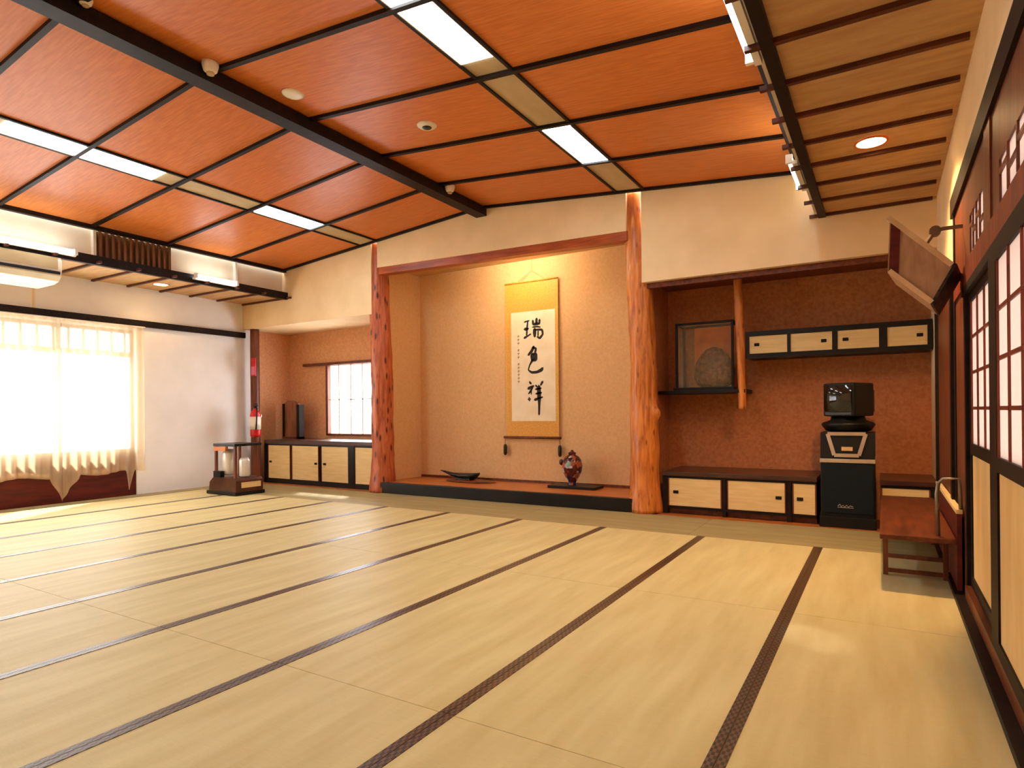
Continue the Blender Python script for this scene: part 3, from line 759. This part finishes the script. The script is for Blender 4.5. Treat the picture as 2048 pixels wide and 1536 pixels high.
# ------------------------------------------------------------------ things in the window alcove
t = thing('wooden_slab', 'upright brown wooden slab with dark edges on the alcove cabinet', 'ornament', (-8.45, 6.95, .686))
MB().prism([(-8.64, .70), (-8.31, .70), (-8.30, 1.27), (-8.36, 1.315), (-8.56, 1.325), (-8.63, 1.28)], 1, 6.93, 6.97).build('slab', 'stone', t)
MB().box(-8.67, -8.635, 6.91, 7.0, .686, 1.27).build('edge', 'dark', t)
MB().box(-8.31, -8.24, 6.90, 7.0, .686, 1.25).build('edge', 'dark', t)
MB().box(-8.66, -8.24, 6.90, 7.0, .686, .72).build('foot', 'brown', t)
# fire extinguisher and sign on the corner post
t = thing('fire_extinguisher', 'red fire extinguisher with white label hung on the corner post', 'fire extinguisher', (-8.42, 6.28, .74))
c = (-8.48, 6.25, .74)
MB().lathe([(.05, 0), (.078, .012), (.08, .05), (.08, .35), (.065, .40), (.03, .43), (.022, .45)], c, 24).build('cylinder', 'redpaint', t, True)
MB().lathe([(.0815, .12), (.0815, .32), (.079, .32), (.079, .12)], c, 24).build('label', 'plasticwhite', t, True)
MB().tube([(-8.48, 6.25, 1.185), (-8.48, 6.25, 1.225)], .018).box(-8.515, -8.40, 6.238, 6.262, 1.222, 1.238).box(-8.515, -8.42, 6.238, 6.262, 1.25, 1.264).build('valve_handle', 'black', t)
MB().tube([(-8.46, 6.25, 1.20), (-8.40, 6.22, 1.16), (-8.385, 6.2, 1.0), (-8.40, 6.2, .86)], .011, 8).build('hose', 'black', t, True)
MB().box(-8.66, -8.47, 6.30, 6.36, 1.05, 1.09).build('bracket', 'grey', t)
t = thing('safety_sign', 'narrow red and pink sign plate on the corner post above the fire extinguisher', 'sign', (-8.6, 6.31, 1.7))
MB().box(-8.68, -8.57, 6.325, 6.338, 1.71, 2.0).build('plate', 'redpaint', t)
MB().box(-8.672, -8.578, 6.322, 6.325, 1.73, 1.86).build('print', 'pink', t)
# heater stand on the floor
HX0, HX1, HY0, HY1 = -8.05, -7.45, 5.18, 5.60
t = thing('heater', 'brown and black open-sided heater on the floor before the white wall panel', 'heater', (-7.75, 5.39, 0))
MB().box(HX0-.03, HX1+.02, HY0-.02, HY1+.02, .0032, .05, .01).build('tray', 'black', t)
MB().prism([(HX0, .05), (HX1, .05), (HX1, .20), (HX1-.04, .235), (HX0+.10, .235), (HX0+.02, .17)], 1, HY0, HY1).build('tank', 'maroonbrown', t)
MB().box(HX1, HX1+.012, HY0+.08, HY1-.04, .10, .175, .003).build('gauge', 'fusuma', t)
MB().box(HX0+.10, HX1-.02, HY0, HY1, .665, .70, .006).build('top_plate', 'black', t)
for x in (HX0+.13, HX1-.05):
    for y in (HY0+.03, HY1-.03): MB().box(x-.016, x+.016, y-.016, y+.016, .23, .67).build('post', 'brownz', t)
MB().box(HX0+.12, HX1-.22, HY0-.002, HY0+.04, .60, .66).build('crossbar', 'orangewood', t)
MB().lathe([(.07, 0), (.085, .03), (.085, .30), (.06, .36)], (HX0+.22, HY0+.16, .255), 20).build('burner', 'reflector', t, True)
MB().lathe([(.06, 0), (.07, .02), (.07, .22), (.05, .26)], (HX1-.12, HY0+.22, .24), 20).build('glass_chimney', 'reflector', t, True)
MB().box(HX0+.09, HX0+.25, HY0+.01, HY0+.07, .235, .32).build('control_box', 'black', t)
MT_ = None

# ------------------------------------------------------------------ karaoke set
t = thing('speaker_cabinet', 'dark teal floor speaker cabinet at the bottom of the karaoke stack', 'speaker', (-.295, 6.68, 0))
MB().box(-.515, -.075, 6.43, 6.93, .0, .595, .008).build('body', 'blackplastic', t)
MB().box(-.50, -.09, 6.418, 6.432, .135, .585, .004).build('grille_cloth', 'teal', t)
MB().box(-.525, -.065, 6.41, 6.435, .0, .10, .006).build('plinth', 'blackplastic', t)
lg = MB()
px = [(-.372, .205), (-.355, .222), (-.345, .20), (-.33, .212), (-.318, .198), (-.30, .214), (-.287, .198), (-.272, .212), (-.25, .203)]
lg.tube([(x, 6.416, z-.005) for x, z in px], .0045, 6).tube([(-.375, 6.416, .188), (-.245, 6.416, .186)], .003, 6)
lg.build('logo', 'silver', t)
t = thing('karaoke_console', 'black karaoke console with a silver trapezoid frame, middle of the stack', 'karaoke machine', (-.295, 6.68, .595))
MB().box(-.52, -.07, 6.42, 6.93, .596, .632, .004).build('silver_rail', 'silver', t)
MB().prism([(6.44, .632), (6.93, .632), (6.93, .872), (6.47, .872)], 0, -.515, -.075).build('body', 'blackplastic', t)
def onfront(x, z): return (x, 6.44+(z-.632)*.125-.004, z)
def bar(a, b, w=.022, dpt=.014):
    A, B = Vector(onfront(*a)), Vector(onfront(*b)); d = (B-A).normalized(); nn = Vector((-d.z, 0, d.x))*w/2
    q = [A+nn, B+nn, B-nn, A-nn]
    return [tuple(p) for p in q], [(p.x, p.y-dpt, p.z) for p in q]
fr = MB()
for a, b_ in (((-.455, .862), (-.145, .862)), ((-.40, .665), (-.20, .665)), ((-.455, .862), (-.40, .665)), ((-.145, .862), (-.20, .665))): fr.hexa(*bar(a, b_, .032))
fr.build('silver_frame', 'silver', t)
fr = MB(); fr.hexa(*bar((-.34, .725), (-.25, .725), .035)); fr.build('display', 'trimtan', t)
t = thing('monitor', 'boxy black monitor on a swivel base, top of the karaoke stack', 'monitor', (-.295, 6.68, .873))
MB().lathe([(.15, 0), (.19, .015), (.222, .06), (.226, .075), (.215, .09), (.15, .115), (.14, .15)], (-.295, 6.66, .873), 32).build('swivel_base', 'blackplastic', t, True)
R = Matrix.Translation((-.285, 6.66, 0)) @ Matrix.Rotation(math.radians(-27), 4, 'Z')
MB(R).box(-.155, .145, -.17, .17, 1.022, 1.335, .022).build('body', 'blackplastic', t)
MB(R).grid(lambda u, v: (-.135+.26*u, -.172-.024*(1-(2*u-1)**2)-.018*(1-(2*v-1)**2), 1.068+.245*v), 20, 20).build('screen', 'screen', t, True)
MB(R).box(-.10, .10, .17, .27, 1.05, 1.28, .02).build('back_housing', 'blackplastic', t)
MB(R).box(-.13, .12, -.176, -.168, 1.035, 1.062, .003).build('control_strip', 'bronze', t)

# ------------------------------------------------------------------ long low table, folded table
t = thing('long_low_table', 'long low reddish-brown folding table along the wall by the sliding doors', 'table', (.165, 5.35, 0))
MB().box(-.03, .352, 4.37, 6.33, .30, .33, .005).build('table_top', 'brown', t)
for y in (4.75, 5.95):
    for x in (.0, .325): MB().box(x-.014, x+.014, y-.014, y+.014, .0028, .30).build('leg', 'brownz', t)
    MB().box(.014, .311, y-.01, y+.01, .02, .045).build('stretcher', 'brownz', t)
    MB().box(.014, .311, y-.01, y+.01, .115, .14).build('stretcher', 'brownz', t)
t = thing('folded_table', 'dark red folded table with pale edge and grey tube, leaning behind the long low table', 'folded table', (.37, 4.9, 0))
MB().box(.356, .380, 4.40, 6.05, .032, .475).build('table_top', 'maroon', t)
MB().box(.352, .384, 4.40, 6.05, .475, .50, .003).build('edge_band', 'fusuma', t)
MB().tube([(.268, 4.44, .335), (.262, 4.43, .58), (.270, 4.43, .645), (.292, 4.43, .672), (.372, 4.43, .678), (.378, 4.43, .50)], .011, 8).build('tube_leg', 'grey', t, True)

# ------------------------------------------------------------------ hanging wall speaker
t = thing('wall_speaker', 'tilted box speaker with black mesh front hung high beside the sliding doors', 'speaker', (.15, 5.0, 1.9))
SA = [(.038, 2.206), (.338, 1.894), (.226, 1.678), (.023, 1.88)]
dv = Vector((.044, .22, -.036))
def sp(x, z, y=4.2, k=0): return tuple(Vector((x, y, z))+dv*k)
MB().hexa([sp(x, z) for x, z in SA], [sp(x, z, k=1) for x, z in SA]).build('cabinet_body', 'speakercloth', t)
def strip(a, b, w, mat, name):
    A, B = Vector((a[0], 4.2, a[1])), Vector((b[0], 4.2, b[1])); d = (B-A).normalized(); nn = Vector((d.z, 0, -d.x))*w
    q = [A, B, B+nn, A+nn]
    MB().hexa([tuple(p+Vector((0, -.012, 0))) for p in q], [tuple(p+dv*.1) for p in q]).build(name, mat, t)
strip(SA[0], SA[1], .027, 'trimtan', 'edge_trim')
strip(SA[3], SA[2], -.025, 'trimtan', 'edge_trim')
MB().hexa([(.042, 4.194, 2.165), (.088, 4.194, 2.117), (.076, 4.194, 1.835), (.030, 4.194, 1.89)],
          [(.042, 4.21, 2.165), (.088, 4.21, 2.117), (.076, 4.21, 1.835), (.030, 4.21, 1.89)]).build('back_plate', 'maroon', t)
# mesh front closing the lower sloping side
n_ = Vector((.9, 0, -.45)).normalized()*.014
A, B = Vector((.338, 4.195, 1.894)), Vector((.226, 4.195, 1.678))
MB().hexa([tuple(A), tuple(B), tuple(B+dv), tuple(A+dv)], [tuple(A+n_), tuple(B+n_), tuple(B+dv+n_), tuple(A+dv+n_)]).build('mesh_front', 'meshgrille', t)
MB().tube([(.20, 4.31, 2.02), (.262, 4.36, 2.12), (.30, 4.36, 2.13), (.397, 4.36, 2.13)], .012, 8).lathe([(.03, -.02), (.03, .02)], (.262, 4.36, 2.12), 12, axis='y').build('bracket', 'grey', t)

# ------------------------------------------------------------------ light
def area(name, loc, rot, sx, sy, power, col):
    l = bpy.data.lights.new(name, 'AREA'); l.shape = 'RECTANGLE'; l.size = sx; l.size_y = sy; l.energy = power; l.color = col
    o = bpy.data.objects.new(name, l); C.objects.link(o); o.location = loc; o.rotation_euler = rot
    return o
# alcove strip lamp behind the lintel
t = thing('alcove_lamp', 'hidden strip lamp behind the lintel lighting the hanging scroll', 'lamp', (-4.05, 6.56, 3.1))
MB().box(-4.6, -3.5, 6.52, 6.60, 3.09, 3.138).build('lamp_body', 'plasticwhite', t)
MT['alcove_glow'] = emit('alcove lamp', (1., .88, .64), 56)
MB().tube([(-4.5, 6.63, 3.10), (-3.6, 6.63, 3.10)], .016).build('tube', 'alcove_glow', t, True)
# spots inside the two downlights
for x, y, e in ((-.06, 4.80, 115), (-8.42, 4.75, 7)):
    l = bpy.data.lights.new('downlight_lamp', 'SPOT'); l.energy = e; l.color = (1, .60, .26); l.spot_size = math.radians(132); l.spot_blend = .6; l.shadow_soft_size = .07
    o = bpy.data.objects.new('downlight_lamp', l); C.objects.link(o); o.location = (x, y, ZC-.02)
# daylight outside
sl = bpy.data.lights.new('sun', 'SUN'); sl.energy = 11; sl.angle = math.radians(3); sl.color = (1, .97, .92)
so = bpy.data.objects.new('sun', sl); C.objects.link(so); so.location = (-12, 12, 8)
so.rotation_euler = Vector((.57, -.9, -1)).to_track_quat('-Z', 'Y').to_euler()
w = bpy.data.worlds.new('World'); bpy.context.scene.world = w; w.use_nodes = True
bg = w.node_tree.nodes['Background']; bg.inputs[0].default_value = (.92, .95, 1, 1); bg.inputs[1].default_value = 5.0

# ------------------------------------------------------------------ camera
G, PSI, HC, ROLL = 1235.93, -.5421, 1.0906, -.0097
c_, s_ = math.cos(PSI), math.sin(PSI)
Rv, Uv, Fv = Vector((c_, -s_, 0)), Vector((0, 0, 1)), Vector((s_, c_, 0))
cr, sr = math.cos(ROLL), math.sin(ROLL)
Rc, Uc = Rv*cr+Uv*sr, Uv*cr-Rv*sr
cd = bpy.data.cameras.new('camera'); cam = bpy.data.objects.new('camera', cd); C.objects.link(cam)
m3 = Matrix((Rc, Uc, -Fv)).transposed()
cam.matrix_world = Matrix.Translation((0, 0, HC)) @ m3.to_4x4()
cd.sensor_width = 36; cd.lens = G/2048*36; cd.shift_y = (824.54-768)/2048; cd.clip_start = .03; cd.clip_end = 100
sc = bpy.context.scene
sc.camera = cam
sc.view_settings.view_transform = 'Standard'; sc.view_settings.look = 'None'
sc.view_settings.exposure = 1.13; sc.view_settings.gamma = 1; sc.view_settings.use_curve_mapping = False
sc.cycles.use_denoising = True
sc.cycles.max_bounces = 10; sc.cycles.diffuse_bounces = 6; sc.cycles.transparent_max_bounces = 16
sc.cycles.sample_clamp_indirect = 8
for o in bpy.data.objects:
    if '_at' in o: del o['_at']
